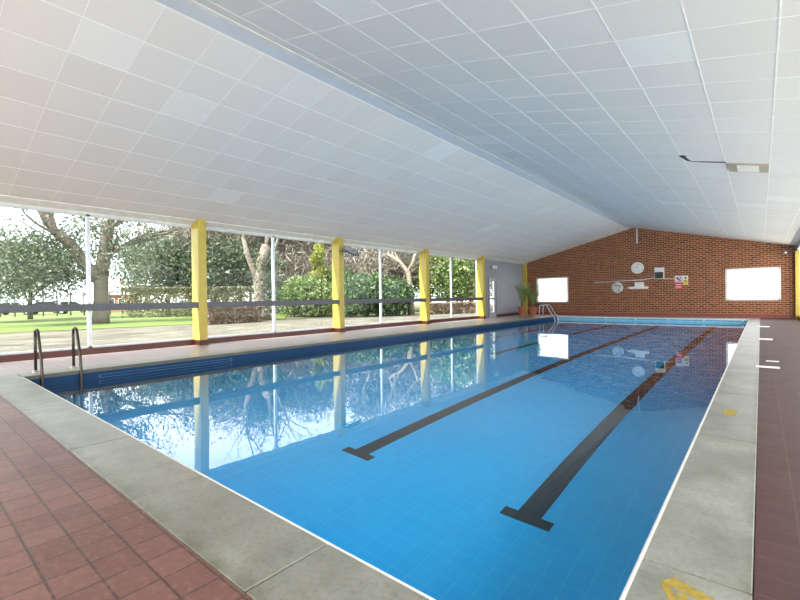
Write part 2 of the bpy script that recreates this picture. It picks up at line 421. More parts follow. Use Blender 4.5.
# ------------------------------------------------------------------ ceilings
CT_Y = .69      # tile pitch along the slope and along the hall
def ceiling(side):
    s, x1 = (SL, WL-.1) if side == 'left' else (SR, WR+.35)
    sg = -1 if side == 'left' else 1
    L = abs(x1-RX)*math.hypot(1, s); ang = math.atan(s)
    o = bpy.data.objects.new('c', None)
    # local frame: x along slope (down from the ridge), y along hall, z up
    off, CT_S = (.224, .69) if side == 'left' else (.329, .668)
    m = MB(); m.box(0, L, WN-.3, WB+.3, 0, .22)
    obj = m.build('ceiling', ceiling_mat(side, off, CT_S))
    obj.location = (RX, 0, RZ)
    if sg > 0: obj.rotation_euler = (0, ang, 0)
    else: obj.rotation_euler = (0, PI-ang, 0)
    if sg < 0:
        # mirrored frame: slab must lie above, so flip it
        for v in obj.data.vertices: v.co.z = -v.co.z
        obj.data.flip_normals()
    struct(obj, f'{side} slope of the white tiled pitched ceiling', 'ceiling')
    zd = (lambda a, b: (-b, -a)) if sg > 0 else (lambda a, b: (a, b))
    gr = MB()
    x = off
    while x < L:
        a, b = zd(0, .003); gr.box(x-.008, x+.008, WN, WB, a, b); x += CT_S
    # cross bars (under-frame y positions; rotation by PI about y keeps y)
    y = 1.575
    while y > WN: y -= CT_Y
    while y < WB:
        a, b = zd(0, .0025); gr.box(.2 if sg < 0 else .1, L, y-.006, y+.006, a, b); y += CT_Y
    gro = gr.build('ceiling_grid', GRIDM, obj)
    return obj, off, sg, L, zd
GRIDM = plain('white_ceiling_bar', (234,231,227), .6)
cl, offl, _, LL, zdl = ceiling('left')
cr, offr, _, LR, zdr = ceiling('right')
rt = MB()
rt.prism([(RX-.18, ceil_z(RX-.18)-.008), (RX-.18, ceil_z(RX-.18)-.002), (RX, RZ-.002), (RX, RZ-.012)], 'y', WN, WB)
rt.cur = 1; rt.prism([(RX, RZ-.018), (RX, RZ), (RX+.12, ceil_z(RX+.12)), (RX+.12, ceil_z(RX+.12)-.01)], 'y', WN, WB)
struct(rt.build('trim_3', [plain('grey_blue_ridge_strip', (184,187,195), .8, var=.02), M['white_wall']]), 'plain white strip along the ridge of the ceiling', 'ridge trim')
et = MB()
et.prism([(WL-.02, ceil_z(WL)-.05), (WL+.3, ceil_z(WL+.3)-.02), (WL+.3, ceil_z(WL+.3)), (WL-.02, ceil_z(WL-.02))], 'y', WN, WB)
struct(et.build('trim_4', M['white_wall']), 'white eaves strip above the garden windows', 'eaves trim')
et = MB()
et.prism([(WR-.24, ceil_z(WR-.24)), (WR-.24, ceil_z(WR-.24)-.02), (WR+.02, ceil_z(WR)-.06), (WR+.02, ceil_z(WR))], 'y', WN, WB)
struct(et.build('trim_5', M['grey_paint']), 'grey eaves strip along the right side', 'eaves trim')
# beige grille and loose tile in the right slope
def on_right(x): return ((x-RX)*math.hypot(1, SR))
gv = MB(); a, b = on_right(-.47), on_right(.13)
gv.box(a, b, 10.56, 11.26, -.02, 0)
gv.cur = 1
for k in range(7): yy = 10.66 + k*.083; gv.box(a+.14, b-.14, yy, yy+.045, -.028, -.019)
o = gv.build('ceiling_grille', [M['beige'], M['white_plastic']]); o.matrix_world = cr.matrix_basis
tag(o, 'beige rectangular grille set in the right ceiling slope', 'vent')
lt = MB(); a, b = on_right(-1.08), on_right(-.5)
lt.prism([(a, 10.47), (a+.25*(b-a), 10.49), (b, 10.46), (b, 10.56), (a+.3*(b-a), 10.54)], 'z', -.006, 0)
o = lt.build('ceiling_gap', plain('shadowy_brown_void', (92,86,74), .9)); o.matrix_world = cr.matrix_basis  # flush plate; the darkness of the open gap is put into its colour
tag(o, 'thin dark gap along a slipped ceiling tile left of the beige grille', 'gap')
br = MB(); a = on_right(-1.13)
br.prism([(a-.02, 9.98), (a+.05, 10.06), (a+.03, 10.2), (a+.08, 10.42), (a+.03, 10.44), (a-.03, 10.2), (a-.07, 10.06)], 'z', -.008, 0)
o = br.build('broken_tile_corner', M['board']); o.matrix_world = cr.matrix_basis
tag(o, 'small dark hole at a broken corner of the right ceiling slope', 'hole')

# ------------------------------------------------------------------ walls
wb = MB()
def wallrect(x0, x1, z0, z1): wb.box(x0, x1, WB, WB+.25, z0, z1)
W5, W6 = (-10.86, -8.94, .79, 2.30), (-1.30, .68, .865, 2.365)
for x0, x1, z0, z1 in ((WL-.2, W5[0], -.2, 3.2), (W5[0], W5[1], -.2, W5[2]), (W5[0], W5[1], W5[3], 3.2), (W5[1], W6[0], -.2, 3.2), (W6[0], W6[1], -.2, W6[2]), (W6[0], W6[1], W6[3], 3.2), (W6[1], WR+.3, -.2, 3.2)):
    wallrect(x0, x1, z0, z1)
wb.prism([(WL-.2, 3.2), (WR+.3, 3.2), (WR+.3, ceil_z(WR+.3)+.05), (RX, RZ+.05), (WL-.2, ceil_z(WL-.2)+.05)], 'y', WB, WB+.25)
struct(wb.build('wall_back', M['brick']), 'orange brown brick gable wall at the far end', 'wall')
sb = MB(); sb.bbox(WL, WR, WB-.03, WB, 0, .165, .006)
struct(sb.build('baseboard_back', M['skirt']), 'red tile skirting along the brick gable wall', 'skirting')
M['haze_glass'] = glass_mat('back_window_glass', (.98,.98,.98,1))
for k, w in enumerate((W5, W6)):
    wn = sgroup(f'window_{5+k}', 'bright white window in the brick gable wall, ' + ('behind the potted palms' if k == 0 else 'right of the notices'), 'window', ((w[0]+w[1])/2, WB, w[2]))
    f = MB(); cx = (w[0]+w[1])/2; hw = (w[1]-w[0])/2; hh = w[3]-w[2]; t = .055
    for q in ((-hw-.03, -hw+t), (hw-t, hw+.03)): f.box(q[0], q[1], -.025, .2, -.03, hh+.03)
    f.box(-hw, hw, -.025, .2, -.03, t); f.box(-hw, hw, -.025, .2, hh-t, hh+.03)
    f.build('window_frame', M['white_plastic'], wn)
    p = MB(); p.box(-hw+t, hw-t, .1, .108, t, hh-t); p.build('pane', M['haze_glass'], wn)
# near end wall behind the photographer
wf = MB(); wf.box(WL-.2, WR+.3, WN-.3, WN, -.2, .14); wf.box(WL-.2, WL+.5, WN-.3, WN, .14, 3.15); wf.box(WR-.5, WR+.3, WN-.3, WN, .14, 3.15)
wf.prism([(WL-.2, 3.15), (WR+.3, 3.15), (WR+.3, ceil_z(WR+.3)+.05), (RX, RZ+.05), (WL-.2, ceil_z(WL-.2)+.05)], 'y', WN-.3, WN)
struct(wf.build('wall_front', M['white_wall']), 'white wall at the near end of the hall', 'wall')
wn = sgroup('window_14', 'wide unseen glazed bay added in the near end wall for light', 'window', ((WL+WR)/2, WN-.15, .14)); hw = (WR-WL)/2-.5  # unseen glazing, added to let light in at the near end
f = MB()
for k in range(6): x = -hw + 2*hw*k/5; f.box(x-.04, x+.04, -.04, .04, 0, 3.01)
f.build('window_frame', M['silver'], wn); f = MB(); f.box(-hw, hw, -.004, .004, 0, 3.01); f.build('pane', M['glass'], wn)
# left wall: upstand, grey panel at the far end
wl = MB(); wl.box(WL-.12, WL+.1, WN, 21.0, -.3, .14)
wl.cur = 1; wl.box(WL-.2, WL+.02, 20.97, 21.98, -.2, 3.4); wl.box(WL-.2, WL+.02, 22.95, WB, -.2, 3.4); wl.box(WL-.2, WL+.02, 21.98, 22.95, 2.3, 3.4)
wl.cur = 0; wl.box(WL+.02, WL+.06, 22.98, WB, 0, .16)
wl.cur = 2; wl.box(WL-.06, WL+.05, WN, 21.0, 3.2, 3.45)
struct(wl.build('wall_left', [M['upstand'], M['grey_paint'], M['white_wall']]), 'low dark red tiled upstand and grey panel along the garden side', 'wall')
# windows of the garden side
for k in range(5):
    a, b = BAYS[k], BAYS[k+1]
    lab = ['glazed garden bay behind the photographer', 'glazed bay looking onto the lawn and big tree, nearest in the photo', 'glazed bay between first and second yellow column from the left',
           'glazed bay right of the column carrying the floodlight', 'farthest glazed bay, beside the grey panel'][k]
    wn = sgroup(f'window_{k if k else 7}', lab, 'window', (WL, (a+b)/2, .14))
    h = (b-a)/2; H = 3.2-.14; q0 = MULL[k]-(a+b)/2
    f = MB(); f.box(-.05, .03, q0-.035, q0+.035, 0, H); f.build('mullion', M['silver'], wn)
    f = MB(); f.box(-.04, .03, -h, h, 0, .04); f.build('bottom_rail', M['silver'], wn)
    f = MB(); f.box(-.04, .03, -h, h, H-.04, H); f.build('top_rail', M['silver'], wn)
    f = MB(); f.bbox(.24, .37, -h+.12, h-.12, .86, 1.015, .008); f.build('guard_rail', M['rail_grey'], wn)
    for y0, y1 in ((-h, q0-.03), (q0+.03, h)):
        f = MB(); f.box(-.022, -.014, y0, y1, .04, H-.04); f.build('pane', M['glass'], wn)
# yellow columns
clab = ['yellow steel column at the near end of the garden glazing', 'yellow column nearest the pool ladder, leftmost in the photo', 'yellow column carrying the dark floodlight', 'yellow column third from the left, beyond the floodlight', 'yellow column beside the grey panel and door']
for k in range(5):
    y = BAYS[k+1]
    c = thing('column', clab[k], 'column', (WL, y, 0), group='yellow columns along the garden glazing')
    f = MB(); f.prism([(0, .0), (.385, 0), (.385, ceil_z(WL+.385)), (0, ceil_z(WL))], 'y', -.11, .11); f.build('shaft', M['yellow'], c)
    f = MB(); f.box(.1, .41, -.135, .135, 0, .03); f.box(.1, .395, -.12, .12, .03, .14); tag(f.build('base_plate', M['upstand'], c), 'dark red tiled column base')
for nm, x0, x1, lab in (('column', WL+.02, WL+.25, 'narrow yellow post in the left corner of the brick wall'), ('column', WR-.05, WR+.25, 'yellow post in the right corner of the brick wall')):
    f = MB(); f.bbox(x0, x1, WB-.24, WB-.03, 0, ceil_z((x0+x1)/2)-.03, .006); tag(f.build(nm, M['yellow']), lab, 'column')
# right wall (beside the photographer), glazed like the garden side
wr = MB(); wr.box(WR, WR+.15, WN, WB, -.2, .14); wr.cur = 1; wr.box(WR, WR+.15, WN, WB, 3.1, 3.6)
struct(wr.build('wall_right', [M['upstand'], M['white_wall']]), 'low tiled upstand of the glazed right side', 'wall')
RB = BAYS + [26.03]
for k in range(6):
    a, b = RB[k], RB[k+1]; h = (b-a)/2
    wn = sgroup(f'window_{8+k}', 'glazed bay of the right side', 'window', (WR+.1, (a+b)/2, .14)); H = 2.96
    f = MB(); f.box(-.04, .04, -.04, .04, 0, H); f.box(-.04, .04, -h, -h+.08, 0, H); f.box(-.04, .04, h-.08, h, 0, H); f.box(-.04, .04, -h, h, .95, 1.05); f.build('window_frame', M['silver'], wn)
    f = MB(); f.box(-.004, .004, -h+.06, h-.06, 0, H); f.build('pane', M['glass'], wn)
# door in the grey panel
d = sgroup('door_1', 'grey glazed door in the grey panel beyond the last column', 'door', (WL, 22.465, 0))
f = MB()
for q in ((-.485, -.42), (.42, .485)): f.box(-.06, .06, q[0], q[1], 0, 2.3)
f.box(-.06, .06, -.485, .485, 2.24, 2.3); f.build('door_frame', M['grey_paint'], d)
f = MB()
for q in ((-.42, -.27), (.27, .42)): f.box(-.02, .03, q[0], q[1], .01, 2.24)
f.box(-.02, .03, -.27, .27, .01, .28); f.box(-.02, .03, -.27, .27, 1.0, 1.13); f.box(-.02, .03, -.27, .27, 2.06, 2.24)
lf = f.build('door_leaf', M['grey_door'], d)
f = MB(); f.box(.0, .012, -.27, .27, .28, 1.0); f.box(.0, .012, -.27, .27, 1.13, 2.06); f.build('pane', M['glass'], lf)
f = MB(); f.tube([(.03, .33, 1.02), (.085, .33, 1.02), (.085, .22, 1.02)], .012, 8); f.lathe([(.03, 0), (.03, .008)], (.03, .33, 1.02), 16, 'x'); f.build('door_handle', M['steel'], lf)

# ------------------------------------------------------------------ ladders
def arc(c, r, a0, a1, n, y): return [(c[0]+r*math.cos(a0+(a1-a0)*i/n), y, c[1]+r*math.sin(a0+(a1-a0)*i/n)) for i in range(n+1)]
def ladder(x, y, label, top, reach, flat, mat):
    t = thing('pool_ladder', label, 'ladder', (x, y, 0), group='pool ladders')
    for s in (0, 1):
        yy = (-.27, .27)[s]; r = .13
        p = [(-.36, yy, 0), (-.36, yy, top-r-.1), (-.36, yy, top-r)] + arc((-.36+r, top-r), r, PI, PI/2+.05, 8, yy)[1:]
        p += [(-.36+r+flat*.5, yy, top-.004)] if flat > 0 else []
        p += arc((-.36+r+flat, top-r), r, PI/2, .25 if flat > 0 else .35, 8, yy)
        p += [(reach*.55, yy, top*.35), (reach*.9, yy, .04), (reach, yy, -.12), (reach, yy, -.4), (reach, yy, -1.05)]
        f = MB(); f.tube(p, .0225, 12); f.build('handrail', mat, t)
        f = MB(); f.lathe([(.06, .0025), (.06, .012), (.035, .024), (.028, .04)], (-.36, yy, 0), 20); f.build('floor_flange', M['steel'], t)
    for z in (-.32, -.6, -.88):
        f = MB(); f.bbox(reach-.05, reach+.05, -.25, .25, z-.015, z+.015, .006); f.build('tread', M['steel'], t)
    return t
ladder(PX0-.09, 1.9, 'dark stainless pool ladder at the near left corner of the pool', .74, .12, .0, M['dark_metal'])
ladder(PX0-.05, 24.05, 'shiny pool ladder at the far left corner, below the white window', .68, .5, .2, M['silver'])

# ------------------------------------------------------------------ things on the far brick wall
Yb = WB
t = thing('wall_clock', 'round white wall clock high on the brick wall', 'clock', (-5.17, Yb, 2.66)); t.scale = (.85, .85, .85)
f = MB(); f.lathe([(.36, 0), (.37, -.03), (.36, -.06), (.33, -.066), (.325, -.05)], (0,0,0), 48, 'y'); f.build('case', M['white_plastic'], t)
f = MB(); f.lathe([(.325, -.045), (.325, -.056)], (0,0,0), 48, 'y'); f.build('dial', M['white_paint'], t)
for k in range(12):
    f = MB(); a = k*PI/6; r0, r1 = (.24, .3); dx, dz = math.sin(a), math.cos(a); w = .012
    f.prism([(dx*r0-dz*w, dz*r0+dx*w), (dx*r0+dz*w, dz*r0-dx*w), (dx*r1+dz*w, dz*r1-dx*w), (dx*r1-dz*w, dz*r1+dx*w)], 'y', -.0585, -.055)
    f.build('hour_mark', M['grey_plastic'], t)
for a, r, w in ((-1.1, .16, .012), (.35, .25, .009)):
    f = MB(); dx, dz = math.sin(a), math.cos(a)
    f.prism([(-dx*.04-dz*w, -dz*.04+dx*w), (-dx*.04+dz*w, -dz*.04-dx*w), (dx*r+dz*w, dz*r-dx*w), (dx*r-dz*w, dz*r+dx*w)], 'y', -.062, -.058); f.build('clock_hand', M['grey_plastic'], t)
# octagonal dial / buoy, tilted
t = thing('lifebuoy', 'off-white ring buoy with grey rope hung low left of the shelf on the brick wall', 'lifebuoy', (-6.17, Yb-.105, 1.60)); t.scale = (.84, .84, .84); t.rotation_euler = (0, .35, 0)
f = MB(); R_, r_ = .235, .085
vs = []; fs = []
for i in range(32):
    for j in range(12):
        a, b = 2*PI*i/32, 2*PI*j/12; vs.append(((R_+r_*math.cos(b))*math.cos(a), r_*.85*math.sin(b), (R_+r_*math.cos(b))*math.sin(a)))
        fs.append((i*12+j, ((i+1) % 32)*12+j, ((i+1) % 32)*12+(j+1) % 12, i*12+(j+1) % 12))
f.smooth = True; f.add(vs, fs); f.smooth = False
ring = f.build('ring', M['buoy'], t)
for k in range(4):
    a = PI/4 + k*PI/2; f = MB()
    for s in (-1, 1): pass
    p = [((R_+.1*math.cos(b))*math.cos(a), .088*math.sin(b), (R_+.1*math.cos(b))*math.sin(a)) for b in np.linspace(0, 2*PI, 13)]
    f.tube(p, .028, 6); f.build('band', M['grey_plastic'], t)
f = MB(); f.tube([(.345*math.cos(a), -.02, .345*math.sin(a)) for a in np.linspace(0, 2*PI, 33)], .014, 6); f.build('rope', M['white_plastic'], t)
f = MB(); f.lathe([(.15, .07), (.15, .066)], (0,0,0), 24, 'y'); f.build('backing_disc', M['white_paint'], t)
# shelf with a bracket end and a small box on it
t = thing('wall_shelf', 'long white shelf on the brick wall right of the ring buoy', 'shelf', (-5.1, Yb, 1.5))
f = MB(); f.bbox(-.42, .44, -.16, 0, 0, .13, .008); f.build('board', M['white_paint'], t)
f = MB(); f.prism([(-.42, .0), (-.42, .13), (-.6, .065)], 'y', -.14, 0); f.build('pointed_end', M['white_paint'], t)
f = MB(); f.box(-.72, -.58, -.06, -.03, .04, .09); f.build('bracket', M['grey_plastic'], t)
f = MB(); f.bbox(-.24, .2, -.13, -.02, 0, .24, .008); o = f.build('box', M['white_plastic'], None, (-5.06, Yb, 1.632)); tag(o, 'small white box standing on the wall shelf', 'box')
# horizontal conduit
f = MB(); f.tube([(-7.4, Yb-.02, 1.93), (-5.4, Yb-.02, 1.98), (-4.9, Yb-.02, 2.0), (-4.28, Yb-.02, 2.1), (-4.26, Yb-.02, 2.1)], .022, 8)
tag(f.build('wall_conduit', M['white_paint']), 'thin white conduit running to the wall cabinet', 'conduit')
f = MB(); f.tube([(-3.95, Yb-.012, 2.02), (-3.46, Yb-.012, 2.0)], .012, 8); tag(f.build('cable', M['white_paint']), 'thin pale cable between the wall cabinet and the notices', 'cable')
# cabinet, white above dark
t = thing('wall_cabinet', 'small wall cabinet with white top and dark front on the brick wall', 'cabinet', (-4.13, Yb, 2.02))
f = MB(); f.box(-.22, .22, -.09, 0, 0, .6); f.build('case', M['white_plastic'], t)
f = MB(); f.box(-.2, .18, -.1, -.088, .02, .36); f.build('dark_panel', M['board'], t)
f = MB(); f.box(-.2, .2, -.1, -.088, .38, .58); f.build('white_panel', M['white_paint'], t)
# three notices
def notice(x0, x1, z0, z1, mat, label, marks):
    t = thing('notice', label, 'notice', ((x0+x1)/2, Yb, z0), group='safety notices on the brick wall')
    w = (x1-x0)/2; f = MB(); f.box(-w, w, -.012, 0, 0, z1-z0); f.build('sheet', mat, t)
    f = MB()
    for (a, b, c, e) in marks: f.box(a, b, -.015, -.0115, c, e)
    return t, f
t, f = notice(-3.44, -3.09, 1.80, 2.15, M['pink'], 'square pale pink notice with dark pictogram, upper left of the three', [(-.1, .12, .05, .07)])
f.prism([(-.12, .25), (-.06, .28), (.02, .17), (.1, .12), (.08, .07), (-.02, .12), (-.1, .2)], 'y', -.015, -.0115); f.prism([(.02, .24), (.09, .27), (.12, .22), (.06, .19)], 'y', -.015, -.0115); f.build('pictogram', M['ink'], t)
t, f = notice(-3.08, -2.86, 1.66, 2.14, M['ylw_paper'], 'tall yellow notice with dark symbol beside the pink one', [(-.08, .08, .1, .12), (-.08, .08, .16, .18), (-.08, .06, .22, .24)])
f.build('print_lines', M['ink'], t); f = MB(); f.prism([(-.07, .32), (.07, .32), (0, .43)], 'y', -.016, -.0135); f.build('symbol', M['ink'], t)
f = MB(); f.box(-.108, .108, -.014, -.0115, .28, .475); f.build('white_header', M['white_paint'], t)
t, f = notice(-3.44, -3.10, 1.44, 1.785, M['red'], 'square red notice below the pink one', [(-.14, .13, .06, .09), (-.14, .1, .14, .17), (-.12, .12, .23, .27)])
f.build('print_lines', M['pink'], t)
# conduit drop at the ridge and small camera
f = MB(); f.tube([(-5.18, Yb-.04, 4.84), (-5.18, Yb-.04, 4.0)], .035, 10); tag(f.build('conduit_drop', M['white_paint']), 'short white vertical pipe hanging below the ridge on the brick wall', 'conduit')
t = thing('security_camera', 'small dark dome camera beside the white pipe below the ridge', 'camera', (-4.98, Yb, 4.24))
f = MB(); f.box(-.05, .05, -.1, 0, -.03, .03); f.build('mount', M['grey_plastic'], t)
f = MB(); f.lathe([(.02, -.1), (.075, -.12), (.08, -.18), (.06, -.24), (.02, -.26)], (0,0,0), 20, 'y'); f.build('housing', M['black'], t)
f = MB(); f.lathe([(.035, -.255), (.03, -.27)], (0,0,0), 16, 'y'); f.build('lens', M['grey_plastic'], t)
# floodlights
def flood(loc, rz, label, mat, sc=1.):
    t = thing('floodlight', label, 'floodlight', loc, rz)
    f = MB(); f.box(-.02, .02, -.16*sc, .16*sc, -.02, .02)
    for s in (-1, 1): f.tube([(0, s*.16*sc, 0), (.2*sc, s*.19*sc, -.03)], .014, 6)
    f.tube([(-.02, -.3*sc, 0), (-.02, .3*sc, 0)], .014, 6)
    f.build('bracket', mat, t)
    f = MB(); c = math.cos(-.5); s_ = math.sin(-.5)
    def pr(x, z): return (.22*sc + (x*c - z*s_)*sc, (x*s_ + z*c)*sc - .02)
    f.prism([pr(-.2, -.03), pr(.2, -.03), pr(.2, .02), pr(-.2, .02)], 'y', -.2*sc, -.16*sc); f.prism([pr(-.2, -.03), pr(.2, -.03), pr(.2, .02), pr(-.2, .02)], 'y', .16*sc, .2*sc)
    f.prism([pr(-.2, -.03), pr(-.16, -.03), pr(-.16, .02), pr(-.2, .02)], 'y', -.16*sc, .16*sc); f.prism([pr(.16, -.03), pr(.2, -.03), pr(.2, .02), pr(.16, .02)], 'y', -.16*sc, .16*sc)
    f.build('rim', mat, t)
    f = MB(); f.prism([pr(-.18, .0), pr(.18, .0), pr(.1, .1), pr(-.12, .1)], 'y', -.17*sc, .17*sc); f.build('housing', M['grey_plastic'], t)
    f = MB(); f.prism([pr(-.16, -.02), pr(.16, -.02), pr(.16, -.005), pr(-.16, -.005)], 'y', -.16*sc, .16*sc); f.build('front_glass', M['silver'], t)
    return t
flood((WL+.41, 10.62, 2.86), .25, 'dark floodlight bracketed on the second yellow column', M['rail_grey'], 1.15)
t = thing('emergency_light', 'small twin emergency lamp above the grey door', 'lamp', (WL+.02, 22.5, 2.86))
f = MB(); f.bbox(0, .08, -.3, .28, -.07, .07, .01); f.build('body', M['grey_plastic'], t)
for s in (-.12, .16):
    f = MB(); f.lathe([(.03, .08), (.09, .12), (.1, .17), (.09, .18)], (0, s, .0), 16, 'x'); f.build('lamp_head', M['white_plastic'], t)
t = thing('corner_speaker', 'black speaker on an arm at the top of the right corner post', 'speaker', (1.12, WB-.46, 3.08)); t.scale = (.95, .95, .95)
f = MB(); f.tube([(.2, .2, .1), (.0, 0, .05)], .03, 8); f.build('arm', M['black'], t)
f = MB(); f.prism([(-.34, -.1), (-.28, -.02), (-.05, .02), (.08, .12), (.18, .12), (.18, .02), (.05, -.04), (-.12, -.12)], 'y', -.14, .14); f.build('cabinet', M['black'], t)
f = MB(); f.lathe([(.05, -.16), (.04, -.142)], (-.27, 0, -.09), 14, 'y'); f.build('cone', M['white_plastic'], t)

# ------------------------------------------------------------------ potted palms
def palm(x, y, label, n, h, seed, pr=.24, ph=.56):
    rg = random.Random(seed)
    t = thing('potted_palm', label, 'potted plant', (x, y, 0), group='potted palms by the brick wall')
    f = MB(); f.lathe([(pr*.68, 0), (pr*.72, .02), (pr*.95, ph*.8), (pr*1.06, ph*.82), (pr*1.08, ph), (pr*.96, ph), (pr*.92, ph*.88)], (0,0,0), 28); pot = f.build('pot', M['terracotta'], t)
    f = MB(); f.lathe([(pr*.9, ph*.86), (pr*.9, ph*.88)], (0,0,0), 20); f.build('soil', M['soil'], pot)
    st = MB(); V = []
    for k in range(n):
        a = rg.uniform(0, 2*PI); up = rg.uniform(.55, 1.) * h; out = rg.uniform(.3, .95)
        p0 = Vector((rg.uniform(-.08, .08), rg.uniform(-.08, .08), ph*.85)); dv = Vector((math.cos(a), math.sin(a), 0))
        pts = []
        for i in range(9):
            u = i/8; pts.append(p0 + dv*(out*u**1.6) + Vector((0, 0, up*(u - .32*u**3))))
        st.tube(pts, [.012*(1-.7*i/8) for i in range(9)], 5)
        for i in range(2, 9):
            for s in (-1, 1):
                for e in (0, .5):
                    if i == 8 and e: continue
                    b = pts[i].lerp(pts[min(i+1, 8)], e); tng = (pts[i]-pts[i-1]).normalized(); side = tng.cross(Vector((0,0,1))).normalized()*s
                    Lf = .34*(1-.5*abs(i-4.5)/4)*rg.uniform(.8, 1.2); tip = b + side*Lf*.8 + tng*Lf*.6 + Vector((0,0,-.12*Lf)); w = .014; mid = b.lerp(tip, .45) + Vector((0,0,.02))
                    V.append([b, mid + tng*w, tip, mid - tng*w])
    st.build('stems', M['palm_stem'], t)
    quads('fronds', np.array([[tuple(p) for p in q] for q in V]), M['palm'], t)
palm(-10.88, 24.6, 'left potted palm in a terracotta pot, with sparse tall fronds', 12, 2.1, 3)
palm(-10.34, 24.9, 'right potted palm in a terracotta pot, with full bushy fronds', 20, 2.2, 5)

# ------------------------------------------------------------------ marks on the right deck
for (x0, x1, y0, y1, lab) in ((-.07, .22, 9.08, 9.26, 'broad white tape strip across the right deck, nearest of the four'), (.06, .23, 9.93, 10.05, 'short white tape strip on the right deck just beyond the broad strip'),
                              (-.05, .22, 14.45, 14.85, 'white tape strip on the right deck, third from the front'), (-.08, .22, 19.8, 20.3, 'white tape strip on the right deck nearest the brick wall')):
    f = MB(); f.box(x0, x1, y0, y1, 0, .006); tag(f.build('tape_strip', M['tape']), lab, 'tape', 'white tape strips on the right deck')
def mark(polys, label):
    f = MB()
    for p in polys: f.prism(p, 'z', .0, .0035)
    tag(f.build('painted_depth_mark', M['yellow_mark']), label, 'painted mark', 'worn yellow marks on the coping')
# seen across the coping: a bar with two strokes running towards the camera
mark([[(-.325, 2.075), (-.29, 2.14), (-.13, 2.075), (-.15, 2.03)], [(-.325, 2.06), (-.3, 2.075), (-.24, 1.95), (-.27, 1.94)], [(-.27, 2.03), (-.235, 2.045), (-.2, 1.95), (-.23, 1.94)]], 'worn yellow painted mark on the coping at the bottom edge of the photo')
mark([[(-.31, 5.35), (-.27, 5.62), (-.19, 5.6), (-.2, 5.36)]], 'faint yellow paint patch farther along the right coping')

# ------------------------------------------------------------------ garden
F_, CXP, CYP = 430.6, 393.11, 299.85
def camR():
    yaw, pitch, roll = .707, -.005, -.0136
    f = Vector((-math.sin(yaw)*math.cos(pitch), math.cos(yaw)*math.cos(pitch), math.sin(pitch))); r = Vector((math.cos(yaw), math.sin(yaw), 0)); u = r.cross(f)
    c, s = math.cos(roll), math.sin(roll)
    return r*c + u*s, u*c - r*s, f
CR, CU, CF = camR(); CAM = Vector((0, 0, 1.2))
def at(x, dist, z=None, y=None):
    """garden point seen at photo column x, at a ground distance dist; height from photo row y or z"""
    d = CR*((x-CXP)/F_) + CU*(-((y if y is not None else 300)-CYP)/F_) + CF
    k = dist/math.hypot(d.x, d.y); p = CAM + d*k
    return Vector((p.x, p.y, GZ if z is None and y is None else (z if y is None else p.z)))
gd = MB(); gd.cur = 0
gd.box(-90, WL-.12, -40, 70, GZ-.3, GZ-.02)
o = struct(gd.build('ground', M['earth']), 'leaf strewn ground outside the glazing', 'ground')
gp = MB(); gp.prism([(WL-.13, -20), (WL-.13, 32), (-22.5, 34), (-23.5, 12), (-25, 4), (-26, -20)], 'z', GZ-.05, GZ)
struct(gp.build('path', M['path']), 'pale leaf-strewn gravel path outside the windows', 'path')
gl = MB(); gl.prism([(-26.05, -30), (-25.05, 4), (-23.55, 12), (-24, 17), (-36, 26), (-75, 34), (-75, -30)], 'z', GZ-.05, GZ+.02)
tag(gl.build('lawn', M['grass']), 'sunlit green lawn beyond the gravel path', 'lawn', kind='stuff')
gl = MB(); gl.prism([(-25, 24), (-23.5, 33), (-31, 44), (-36, 34)], 'z', GZ-.05, GZ+.02)
tag(gl.build('lawn', M['grass']), 'small bright patch of lawn under the laurel bush', 'lawn', kind='stuff')

def leaves(center, rad, n, size, rg, shell=.55, flat=1.):
    """n leaf quads in an ellipsoid; a lumpy outline"""
    d = rg.normal(size=(n, 3)); d /= np.linalg.norm(d, axis=1)[:, None]
    r = shell + (1-shell)*rg.random(n)**.6
    lump = 1 + .18*np.sin(d[:, 0]*5+rad[0])*np.cos(d[:, 1]*6) + .12*np.sin(d[:, 2]*9+1)
    p = d*(r*lump)[:, None]*np.array(rad) + np.array(center)
    return leafquads(p, size, rg)
def leafquads(p, size, rg, asp=.55):
    n = len(p); a = rg.normal(size=(n, 3)); a /= np.linalg.norm(a, axis=1)[:, None]
    b = rg.normal(size=(n, 3)); b -= (b*a).sum(1)[:, None]*a; b /= np.linalg.norm(b, axis=1)[:, None]
    s = size*(.6+.8*rg.random(n))[:, None]
    return np.stack([p-a*s, p-b*s*asp, p+a*s, p+b*s*asp], 1)
def branch_rec(m, p, d, L, r, depth, rg, tips, spread=.6, up=.15, nseg=3):
    pts = [p]; rs = [r]
    for i in range(nseg):
        d = (d + Vector((rg.uniform(-1,1), rg.uniform(-1,1), rg.uniform(-1,1)))*.16 + Vector((0,0,up*.3))).normalized()
        pts.append(pts[-1] + d*(L/nseg)); rs.append(r*(1-.35*(i+1)/nseg))
    m.tube(pts, rs, 7 if depth > 2 else (4 if depth > 1 else 3), cap=False)
    tips.append((pts[-1], depth)); tips.append((pts[1], depth))
    if depth <= 0: return
    k = rg.choice((2, 3, 3)) if depth > 1 else rg.choice((3, 4))
    for i in range(k):
        q = pts[-1] if i < 2 else pts[rg.randint(1, nseg)]
        dd = (d + Vector((rg.uniform(-1,1), rg.uniform(-1,1), rg.uniform(-.7,1)))*spread + Vector((0,0,up))).normalized()
        branch_rec(m, q, dd, L*rg.uniform(.62,.85), rs[-1]*rg.uniform(.55,.8), depth-1, rg, tips, spread, up, nseg)

